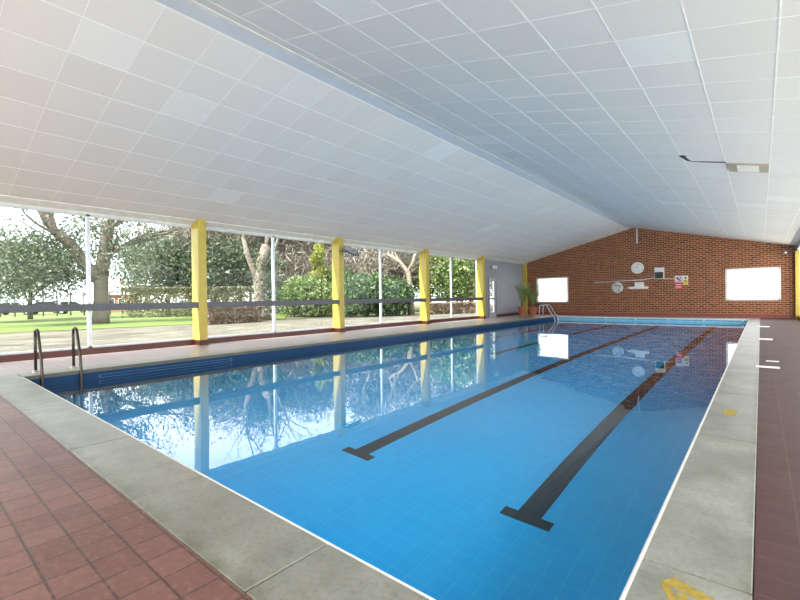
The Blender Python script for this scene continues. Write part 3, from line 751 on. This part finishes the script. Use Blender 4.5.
# 1. the big spreading tree on the lawn
def big_tree():
    rg = random.Random(11); nr = np.random.default_rng(11)
    D = 31.5; b = at(100, D)
    t = thing('tree', 'big spreading evergreen tree with a leaning limb, on the lawn behind the first window mullion', 'tree', b)
    m = MB(); tips = []
    def P(x, y, dd=0): return at(x, D+dd, y=y) - b
    base = Vector((0, 0, -.1))
    m.tube([base, P(101, 312), P(101, 300), P(101, 285), P(101.5, 272)], [.5, .42, .39, .38, .38], 12)
    m.tube([P(101, 278), P(93, 272), P(84, 264), P(76, 252), P(67, 241), P(58, 234)], [.4, .36, .33, .31, .3, .3], 10)
    m.tube([P(60, 236), P(53, 229), P(50, 222), P(48, 212), P(47, 195)], [.28, .24, .22, .22, .2], 9)
    m.tube([P(53, 229), P(45, 220), P(41, 212), P(34, 204), P(27, 195)], [.2, .18, .16, .15, .1], 8)
    m.tube([P(101, 275), P(104, 258), P(106, 240), P(110, 222), P(112, 200)], [.42, .36, .3, .26, .22], 10)
    m.tube([P(103, 262), P(112, 252), P(124, 246), P(136, 240)], [.24, .18, .14, .1], 8)
    m.tube([P(100, 282), P(86, 277), P(66, 268), P(48, 268), P(34, 274)], [.2, .16, .14, .12, .08], 8)
    for (x, y, dx) in ((47, 196, -.3), (27, 196, -.6), (112, 202, .3), (136, 240, .8), (60, 236, -.8), (124, 246, .7), (34, 274, -.8), (108, 230, .6), (106, 240, -.4), (66, 268, -.3), (112, 252, .6)):
        for k in range(2):
            branch_rec(m, P(x, y), (CR*dx + CU*rg.uniform(.2,1) + CF*rg.uniform(-.8,.8)).normalized(), 1.9, .09, 3, rg, tips, .75, .05)
    m.build('trunk', M['bark'], t)
    V = []
    blobs = [(110, 232, 2.6, 0, 620), (125, 262, 1.9, -1, 380), (92, 240, 2.0, 1.5, 380), (70, 258, 2.2, 1, 700), (52, 270, 2.2, 0, 760), (36, 262, 2., 1, 640), (78, 222, 2.2, 1, 330), (136, 236, 2.1, 0, 260), (22, 255, 1.9, .5, 560), (8, 268, 2., 0, 660), (60, 282, 1.5, .5, 380), (28, 285, 1.6, 0, 360), (118, 205, 2.5, 0, 340), (14, 240, 1.7, 0, 260), (120, 280, 1.2, 0, 160), (-15, 262, 3, 0, 700), (50, 245, 1.5, .5, 240)]
    for x, y, r, dd, n in blobs: V.append(leaves(P(x, y, dd), (r, r, r*.8), int(n*1.9), .085, nr, .25))
    tp = np.array([tuple(p) for p, d_ in tips if d_ < 2])
    V.append(leafquads(tp + nr.normal(size=tp.shape)*.15, .08, nr))
    quads('foliage', np.concatenate(V), M['leaf_oak'], t)
big_tree()

def leafy(name, x, dist, top, rx, label, cat, mat, n, size, seed, trunk=True, base_y=None, low=.1, lumps=7, bark='bark', shell=.45, group=None):
    """rounded leafy crown at photo column x; top row of the crown at photo row top"""
    nr = np.random.default_rng(seed); rg = random.Random(seed); b = at(x, dist)
    H = at(x, dist, y=top).z - GZ
    t = thing(name, label, cat, b, rg.uniform(0, 6), group)
    z0 = H*low; V = []
    for k in range(lumps):
        a = rg.uniform(0, 2*PI); rr = rg.uniform(.1, .55)*rx; zz = z0 + (H-z0)*rg.uniform(.25, .8)
        r = rx*rg.uniform(.45, .62); hz = min((H-z0)*.42, r*1.25)
        zz = min(max(zz, z0+hz*.85), H-hz)
        V.append(leaves((rr*math.cos(a), rr*math.sin(a), zz), (r, r, hz), n//lumps, size, nr, shell))
    m = MB(); tips = []
    if trunk:
        m.tube([(0,0,-.1), (.05,.03,H*.25), (-.05,.05,H*.55)], [.035*H**.8+.05, .03*H**.8+.03, .018*H**.8+.02], 8)
        for k in range(5):
            a = k*1.26; branch_rec(m, Vector((0, .02, H*(.2+.07*k))), Vector((math.cos(a), math.sin(a), .7)).normalized(), rx*.5, .02*H**.8, 2, rg, tips, .6, .1)
        m.build('trunk', M[bark], t)
    quads('foliage', np.concatenate(V), M[mat], t)
    return t
def bare(x, dist, H, label, seed, depth=5, r0=.2, lean=0, mat='bark_twig', twigs=0, group='bare winter trees behind the hedge'):
    rg = random.Random(seed); nr = np.random.default_rng(seed); b = at(x, dist)
    t = thing('bare_tree', label, 'tree', b, 0, group)
    m = MB(); tips = []
    m.tube([(0,0,-.1), (.1*lean, .05, H*.12), (.3*lean, 0, H*.26)], [r0*1.25, r0, r0*.85], 8, cap=False)
    for k in range(4):
        a = k*1.57 + rg.uniform(-.5,.5)
        branch_rec(m, Vector((.3*lean, 0, H*.25 - k*H*.03)), Vector((math.cos(a)*.7, math.sin(a)*.7, .75)).normalized(), H*.24, r0*.6, depth-1, rg, tips, .62, .1)
    m.build('branches', M[mat], t)
    tp = np.array([tuple(p) for p, d_ in tips if d_ < 2])
    if twigs:
        k = np.repeat(np.arange(len(tp)), twigs)
        q = tp[k] + nr.normal(size=(len(k), 3))*np.array([.9, .9, .7])
        q[:, 2] = np.maximum(q[:, 2], .05)
        quads('twigs', leafquads(q, .4, nr, .07), M['leaf_twig'], t)
    return t

leafy('tree', -22, 40, 226, 3.6, 'dark evergreen tree at the left edge of the first window', 'tree', 'leaf_dark', 6000, .13, 21, low=.22)
leafy('tree', 30, 44, 244, 3.6, 'small dark tree with a thin trunk left of the big tree', 'tree', 'leaf_dark', 5200, .12, 22, low=.42)
leafy('tree', 168, 46, 226, 4.6, 'broad dark evergreen left of the first yellow column', 'tree', 'leaf_dark', 11000, .13, 23, low=.2, lumps=12)
leafy('tree', 226, 42, 238, 4.6, 'dark evergreen with pale tips right of the first yellow column', 'tree', 'leaf_dark', 9500, .13, 24, low=.15, lumps=11)
leafy('laurel_bush', 306, 33, 276, 2.5, 'bright green laurel bush left of the floodlight column', 'bush', 'leaf_laurel', 6500, .12, 25, False, low=.02, lumps=10)
leafy('laurel_bush', 286, 38, 284, 1.6, 'small laurel bush behind the thin mullion of the second bay', 'bush', 'leaf_laurel', 3000, .12, 35, False, low=.02)
leafy('rhododendron', 362, 31, 274, 2.4, 'rounded rhododendron right of the floodlight column, left of the mullion', 'bush', 'leaf_rhodo', 6500, .12, 26, False, low=.02, lumps=10)
leafy('rhododendron', 396, 32, 278, 2.1, 'dark rhododendron between mullion and third yellow column', 'bush', 'leaf_rhodo', 6000, .12, 27, False, low=.02, lumps=10)
leafy('rhododendron', 345, 36, 268, 2.0, 'dark rhododendron behind the floodlight column', 'bush', 'leaf_rhodo', 4500, .12, 37, False, low=.02)
leafy('tree', 448, 41, 236, 5.0, 'dense leafy tree filling the farthest bay, left half', 'tree', 'leaf_laurel', 9000, .14, 28, low=.12, lumps=12)
leafy('tree', 472, 44, 232, 4.4, 'dense leafy tree filling the farthest bay, right half', 'tree', 'leaf_hedge', 7500, .14, 29, low=.1, lumps=10)
nr = np.random.default_rng(30); b = at(319, 35.5); H = at(319, 35.5, y=243).z - GZ
t = thing('ivy_clad_tree', 'tall yellow-green ivy-clad trunk beside the laurel bush', 'tree', b)
m = MB(); m.tube([(0,0,-.1), (.1,.05,H*.4), (.0,.1,H*.75), (.15,.05,H*.97)], [.22, .18, .13, .06], 8); m.build('trunk', M['bark'], t)
V = [leaves((.25*math.sin(k*2.1), .25*math.cos(k*1.7), H*(.06+.88*k/11)), (.75-.03*k+.2*(k % 3 == 0), .75-.03*k, .5), 260, .1, nr, .5) for k in range(12)]
quads('ivy', np.concatenate(V), M['leaf_ivy'], t)
bx = [(146, 60, 11, 41), (190, 58, 12, 42), (215, 50, 12, 43), (240, 44, 12, 44), (262, 48, 12, 45), (286, 45, 12, 46), (310, 50, 12, 47), (345, 46, 12, 48), (372, 43, 12, 49), (404, 47, 13, 50), (430, 52, 13, 51), (462, 56, 13, 52), (330, 60, 13, 53), (250, 62, 13, 54)]
bl = ['far bare tree left of the first yellow column', 'far bare tree behind the first yellow column', 'bare tree just right of the first yellow column', 'bare tree above the brown hedge', 'bare tree behind the thick grey trunk',
      'bare tree right of the second bay mullion', 'bare tree behind the ivy column', 'bare tree right of the floodlight', 'bare tree above the rounded rhododendron', 'bare tree left of the third yellow column',
      'bare tree right of the third yellow column', 'bare tree behind the leafy trees of the farthest bay', 'far bare tree behind the floodlight column', 'far bare tree between first and second yellow column']
for (x, D, H, sd), lab in zip(bx, bl): bare(x, D, H, lab, sd, 5, .2, random.uniform(-1, 1), twigs=8)
for (x, D, H, sd), lab in zip([(276, 43, 6, 101), (297, 41, 6.5, 102), (323, 44, 6, 103), (341, 40, 6.5, 104), (366, 39, 6, 105), (386, 42, 6.5, 106), (409, 41, 6, 107), (216, 47, 6, 108), (236, 50, 7, 109)],
        ['low bare thicket tree behind the second bay mullion', 'low bare thicket tree above the bright laurel bush', 'low bare thicket tree behind the ivy-clad trunk', 'low bare thicket tree just behind the floodlight column', 'low bare thicket tree above the rounded rhododendron', 'low bare thicket tree right of the third bay mullion', 'low bare thicket tree left of the third yellow column, behind the pale trunk', 'low bare thicket tree behind the dark evergreen with pale tips', 'far bare thicket tree above the brown hedge']):
    bare(x, D, H, lab, sd, 4, .1, 0, twigs=14, group='low bare thicket behind the bushes')
for (x, y, H, sd, lab) in ((-17.5, -3.2, 8, 91, 'bare tree outside the near glazed bay, shading the gravel path'), (-21, -1.5, 9, 92, 'bare tree at the edge of the lawn left of the photo, shading the gravel path')):
    t = bare(0, 20, H, lab, sd, 4, .22, 0, twigs=0); t.location = (x, y, GZ)
# thick grey trunk between first and second column
def stout():
    rg = random.Random(61); D = 29; b = at(262, D); t = thing('tree', 'thick grey trunk right of the brown hedge, left of the second mullion', 'tree', b)
    def P(x, y): return at(x, D, y=y) - b
    m = MB(); tips = []
    m.tube([(0,0,-.1), P(262, 312), P(261, 296), P(260, 280), P(262, 262), P(266, 245)], [.62, .5, .44, .42, .36, .26], 10)
    m.tube([P(260, 284), P(254, 270), P(248, 256), P(243, 238)], [.3, .22, .18, .1], 8)
    m.tube([P(262, 268), P(270, 258), P(276, 244)], [.2, .15, .1], 8)
    for q in ((266, 245), (243, 240), (276, 246), (264, 256)): branch_rec(m, P(*q), (CU + CR*rg.uniform(-.6,.6)).normalized(), 1.8, .1, 4, rg, tips, .7, .1)
    m.build('trunk', M['bark'], t)
    nr = np.random.default_rng(61)
    quads('foliage', np.concatenate([leaves(P(268, y), (1.1, 1.1, .9), 330, .1, nr, .2) for y in (262, 276, 290, 305)]), M['leaf_dark'], t)
stout()
# pale curved trunk left of the third column
rg = random.Random(62); b = at(411, 33); t = thing('tree', 'pale curved trunk just left of the third yellow column', 'tree', b); m = MB(); tips = []
def P(x, y): return at(x, 33, y=y) - b
m.tube([(0,0,-.1), P(411, 300), P(410, 285), P(408, 272), P(400, 262), P(388, 254)], [.28, .24, .2, .18, .14, .1], 8)
m.tube([P(408, 272), P(413, 262), P(416, 250)], [.14, .1, .08], 8)
for q in ((388, 254), (400, 262), (416, 252), (394, 258)): branch_rec(m, P(*q), (CU + CR*rg.uniform(-.9,.3)).normalized(), 1.7, .08, 3, rg, tips, .8, .1)
m.build('trunk', M['bark_pale'], t)

def hedge(x0, x1, d0, d1, top, label, mat, n, size, seed, w=.8):
    nr = np.random.default_rng(seed); a, b = at(x0, d0), at(x1, d1); H = (at(x0, d0, y=top).z + at(x1, d1, y=top).z)/2 - GZ
    t = thing('hedge', label, 'hedge', a)
    u = nr.random(n); ax = (b-a); nrm = Vector((-ax.y, ax.x, 0)).normalized()
    s = nr.random(n); zz = np.where(nr.random(n) < .45, H*(.9+.12*nr.random(n)), H*nr.random(n)); ww = np.where(nr.random(n) < .7, np.sign(nr.random(n)-.5)*(.85+.2*nr.random(n)), nr.random(n)*2-1)*w
    p = np.outer(u, np.array(ax)) + np.outer(ww, np.array(nrm)); p[:, 2] = zz
    quads('foliage', leafquads(p, size, nr), M[mat], t)
    m = MB(); rg = random.Random(seed)
    for k in range(14): q = ax*((k+.5)/14); m.tube([(q.x, q.y, -.05), (q.x+.05, q.y+.05, H*.75)], [.05, .02], 5)
    m.build('stems', M['bark'], t)
hedge(126, 250, 41, 38, 288, 'long pale clipped hedge beyond the lawn', 'leaf_hedge', 9000, .11, 71)
hedge(203, 257, 25.5, 27, 307, 'low brown dry-leaved hedge between first and second yellow columns', 'leaf_brown', 6500, .09, 72, .5)
hedge(426, 482, 33, 36, 303, 'low brown hedge outside the farthest bay', 'leaf_brown', 5500, .1, 73, .5)

# house, fence and parked cars beyond the lawn
hb = at(122.5, 62); h = thing('house', 'brick house with a pale roof beyond the lawn, right of the big tree', 'house', hb, .75)
f = MB(); f.box(-1.25, 1.25, -1.2, 1.2, -.1, 2.15); f.build('wall', M['brick'], h)
f = MB(); f.prism([(-1.5, 2.1), (1.5, 2.1), (0, 3.7)], 'x', -1.6, 1.6); f.build('roof', plain('pale_roof', (158,156,152), .7), h)
for x in (-.6, .6):
    f = MB(); f.box(x-.4, x+.4, -1.26, -1.18, .7, 1.7); w = f.build('window', M['white_paint'], h)
    f = MB(); f.box(x-.33, x+.33, -1.275, -1.255, .77, 1.63); f.build('pane', M['board'], w)
f = MB(); f.box(-.2, .2, -.2, .2, 3.3, 4.1); f.build('chimney', M['brick'], h)
fa, fb = at(-30, 54), at(135, 50); t = thing('fence', 'thin dark post and wire fence beyond the lawn', 'fence', fa)
ax = fb-fa; npst = 13
for k in range(npst):
    q = ax*(k/(npst-1)); f = MB(); f.box(q.x-.05, q.x+.05, q.y-.05, q.y+.05, -.1, 2.3); f.build('fence_post', M['dark_metal'], t)
f = MB()
for z in (.5, 1.2, 1.9): f.tube([(0, 0, z), (ax.x, ax.y, z)], .012, 4)
f.build('fence_wire', M['dark_metal'], t)
def car(x, dist, rz, rgb, label):
    t = thing('car', label, 'car', at(x, dist), rz, 'parked cars beyond the lawn')
    paint = plain('car_paint', rgb, .25, .1, .02)
    prof = [(-2.05, .35), (-2.1, .7), (-1.95, .92), (-1.35, 1.0), (-.8, 1.42), (.55, 1.45), (1.15, 1.0), (1.9, .86), (2.08, .62), (2.05, .35)]
    f = MB(); f.prism(prof, 'y', -.82, .82); f.build('body', paint, t)
    f = MB(); f.prism([(-1.2, 1.02), (-.78, 1.36), (-.15, 1.38), (-.15, 1.02)], 'y', -.83, .83); f.prism([(-.05, 1.02), (-.05, 1.38), (.5, 1.38), (1.0, 1.02)], 'y', -.83, .83); f.build('side_windows', M['board'], t)
    for x_ in (-1.3, 1.3):
        for s in (-1, 1):
            f = MB(); f.lathe([(.3, s*.66), (.32, s*.7), (.32, s*.84), (.2, s*.85)], (x_, 0, .32), 20, 'y'); w = f.build('wheel', M['black'], t)
            f = MB(); f.lathe([(.19, s*.845), (.17, s*.86)], (x_, 0, .32), 16, 'y'); f.build('hubcap', M['silver'], w)
car(48, 60, 1.2, (70,92,150), 'blue car parked beyond the fence, right of the small dark tree')
car(16, 62, 1.0, (226,228,232), 'white car parked beyond the fence at the left')
car(70, 66, 1.3, (214,216,220), 'silver white car parked beyond the fence left of the big trunk')
# sapling seen through the right window of the gable
rg = random.Random(81); t = thing('sapling', 'thin bare sapling outside the right gable window', 'tree', (-.6, WB+5, GZ)); m = MB(); tips = []
m.tube([(0,0,-.1), (.05,0,1.2), (0,0,2.0)], [.02, .016, .012], 6)
for k in range(4): branch_rec(m, Vector((.0, 0, 1.3+.2*k)), Vector((rg.uniform(-1,1), rg.uniform(-.5,.5), .7)).normalized(), .5, .01, 2, rg, tips, .7, .1)
m.build('branches', M['bark_pale'], t)
gb = MB(); gb.box(WL-.12, 60, WB+.25, 70, GZ-.3, GZ-.02); gb.box(WR+.3, 60, -40, WB+.25, GZ-.3, GZ-.02); gb.box(WL-.12, WR+.3, -40, WN-.3, GZ-.3, GZ-.02)
struct(gb.build('ground_beyond', plain('pale_paving', (196,194,188), .9)), 'pale paving round the rest of the building', 'ground')

# ------------------------------------------------------------------ light
SKY_GAIN, SKY_BOOST, SUN = 4.0, 1., 18.0
FILL_SIDE, FILL_NEAR = 2.1, 4.6       # brightness of the fill lamps added outside the right side and near end windows
w = bpy.data.worlds.new('sky'); S.world = w; w.use_nodes = True; nt = w.node_tree; nt.nodes.clear()
N = nt.nodes.new; Lk = nt.links.new
out = N('ShaderNodeOutputWorld'); bg = N('ShaderNodeBackground'); tc = N('ShaderNodeTexCoord')
dot = N('ShaderNodeVectorMath'); dot.operation = 'DOT_PRODUCT'; dot.inputs[1].default_value = (.25, .97, 0); Lk(tc.outputs['Generated'], dot.inputs[0])
mr = N('ShaderNodeMapRange'); mr.interpolation_type = 'SMOOTHSTEP'; mr.inputs['From Min'].default_value = .66; mr.inputs['From Max'].default_value = .8
mr.inputs['To Min'].default_value = SKY_GAIN; mr.inputs['To Max'].default_value = SKY_GAIN*SKY_BOOST; Lk(dot.outputs['Value'], mr.inputs['Value'])
ns_ = N('ShaderNodeTexNoise'); ns_.inputs['Scale'].default_value = 3.2; ns_.inputs['Detail'].default_value = 5; Lk(tc.outputs['Generated'], ns_.inputs['Vector'])
rp = N('ShaderNodeValToRGB'); rp.color_ramp.elements[0].position = .38; rp.color_ramp.elements[0].color = (.78,.88,1,1); rp.color_ramp.elements[1].position = .56; rp.color_ramp.elements[1].color = (1,1,1,1); Lk(ns_.outputs['Fac'], rp.inputs['Fac'])
Lk(rp.outputs['Color'], bg.inputs['Color']); Lk(mr.outputs['Result'], bg.inputs['Strength']); Lk(bg.outputs[0], out.inputs['Surface'])
sl = bpy.data.lights.new('sun', 'SUN'); sl.energy = SUN; sl.angle = math.radians(.6); sl.color = (1, .95, .86)
so = bpy.data.objects.new('sun', sl); COL.objects.link(so); so.location = (-20, -20, 25)
so.rotation_euler = Vector((.2, .85, -1)).to_track_quat('-Z', 'Y').to_euler()
def fill_light(name, loc, sx, sy, direction, radiance):  # area lamp added outside the glazing to brighten the hall
    l = bpy.data.lights.new(name, 'AREA'); l.shape = 'RECTANGLE'; l.size = sx; l.size_y = sy; l.energy = radiance*PI*sx*sy; l.color = (1, .965, .93)
    o = bpy.data.objects.new(name, l); COL.objects.link(o); o.location = loc; o.rotation_euler = Vector(direction).to_track_quat('-Z', 'Y').to_euler()
fill_light('fill_light', (WR+.28, 10.5, 1.62), 30.8, 2.95, (-1,0,0), FILL_SIDE)
fill_light('fill_light', ((WL+WR)/2, WN-.35, 1.65), 12, 2.95, (0,1,0), FILL_NEAR)
# ------------------------------------------------------------------ camera
cam = bpy.data.cameras.new('camera'); cam.sensor_width = 36; cam.sensor_fit = 'HORIZONTAL'; cam.lens = F_/800*36
cam.shift_x = (400-CXP)/800; cam.shift_y = (CYP-300)/800; cam.clip_end = 500
co = bpy.data.objects.new('camera', cam); COL.objects.link(co)
co.matrix_world = Matrix(((CR.x, CU.x, -CF.x, CAM.x), (CR.y, CU.y, -CF.y, CAM.y), (CR.z, CU.z, -CF.z, CAM.z), (0,0,0,1)))
S.camera = co
vs_ = S.view_settings; S.display_settings.display_device = 'sRGB'
vs_.view_transform = 'Standard'; vs_.look = 'None'; vs_.exposure = 0.0; vs_.gamma = 1; vs_.use_curve_mapping = False
cy = S.cycles
cy.use_denoising = True
cy.max_bounces = 12; cy.diffuse_bounces = 6; cy.glossy_bounces = 5; cy.transmission_bounces = 6; cy.transparent_max_bounces = 16
cy.sample_clamp_indirect = 6; cy.caustics_reflective = False; cy.caustics_refractive = True
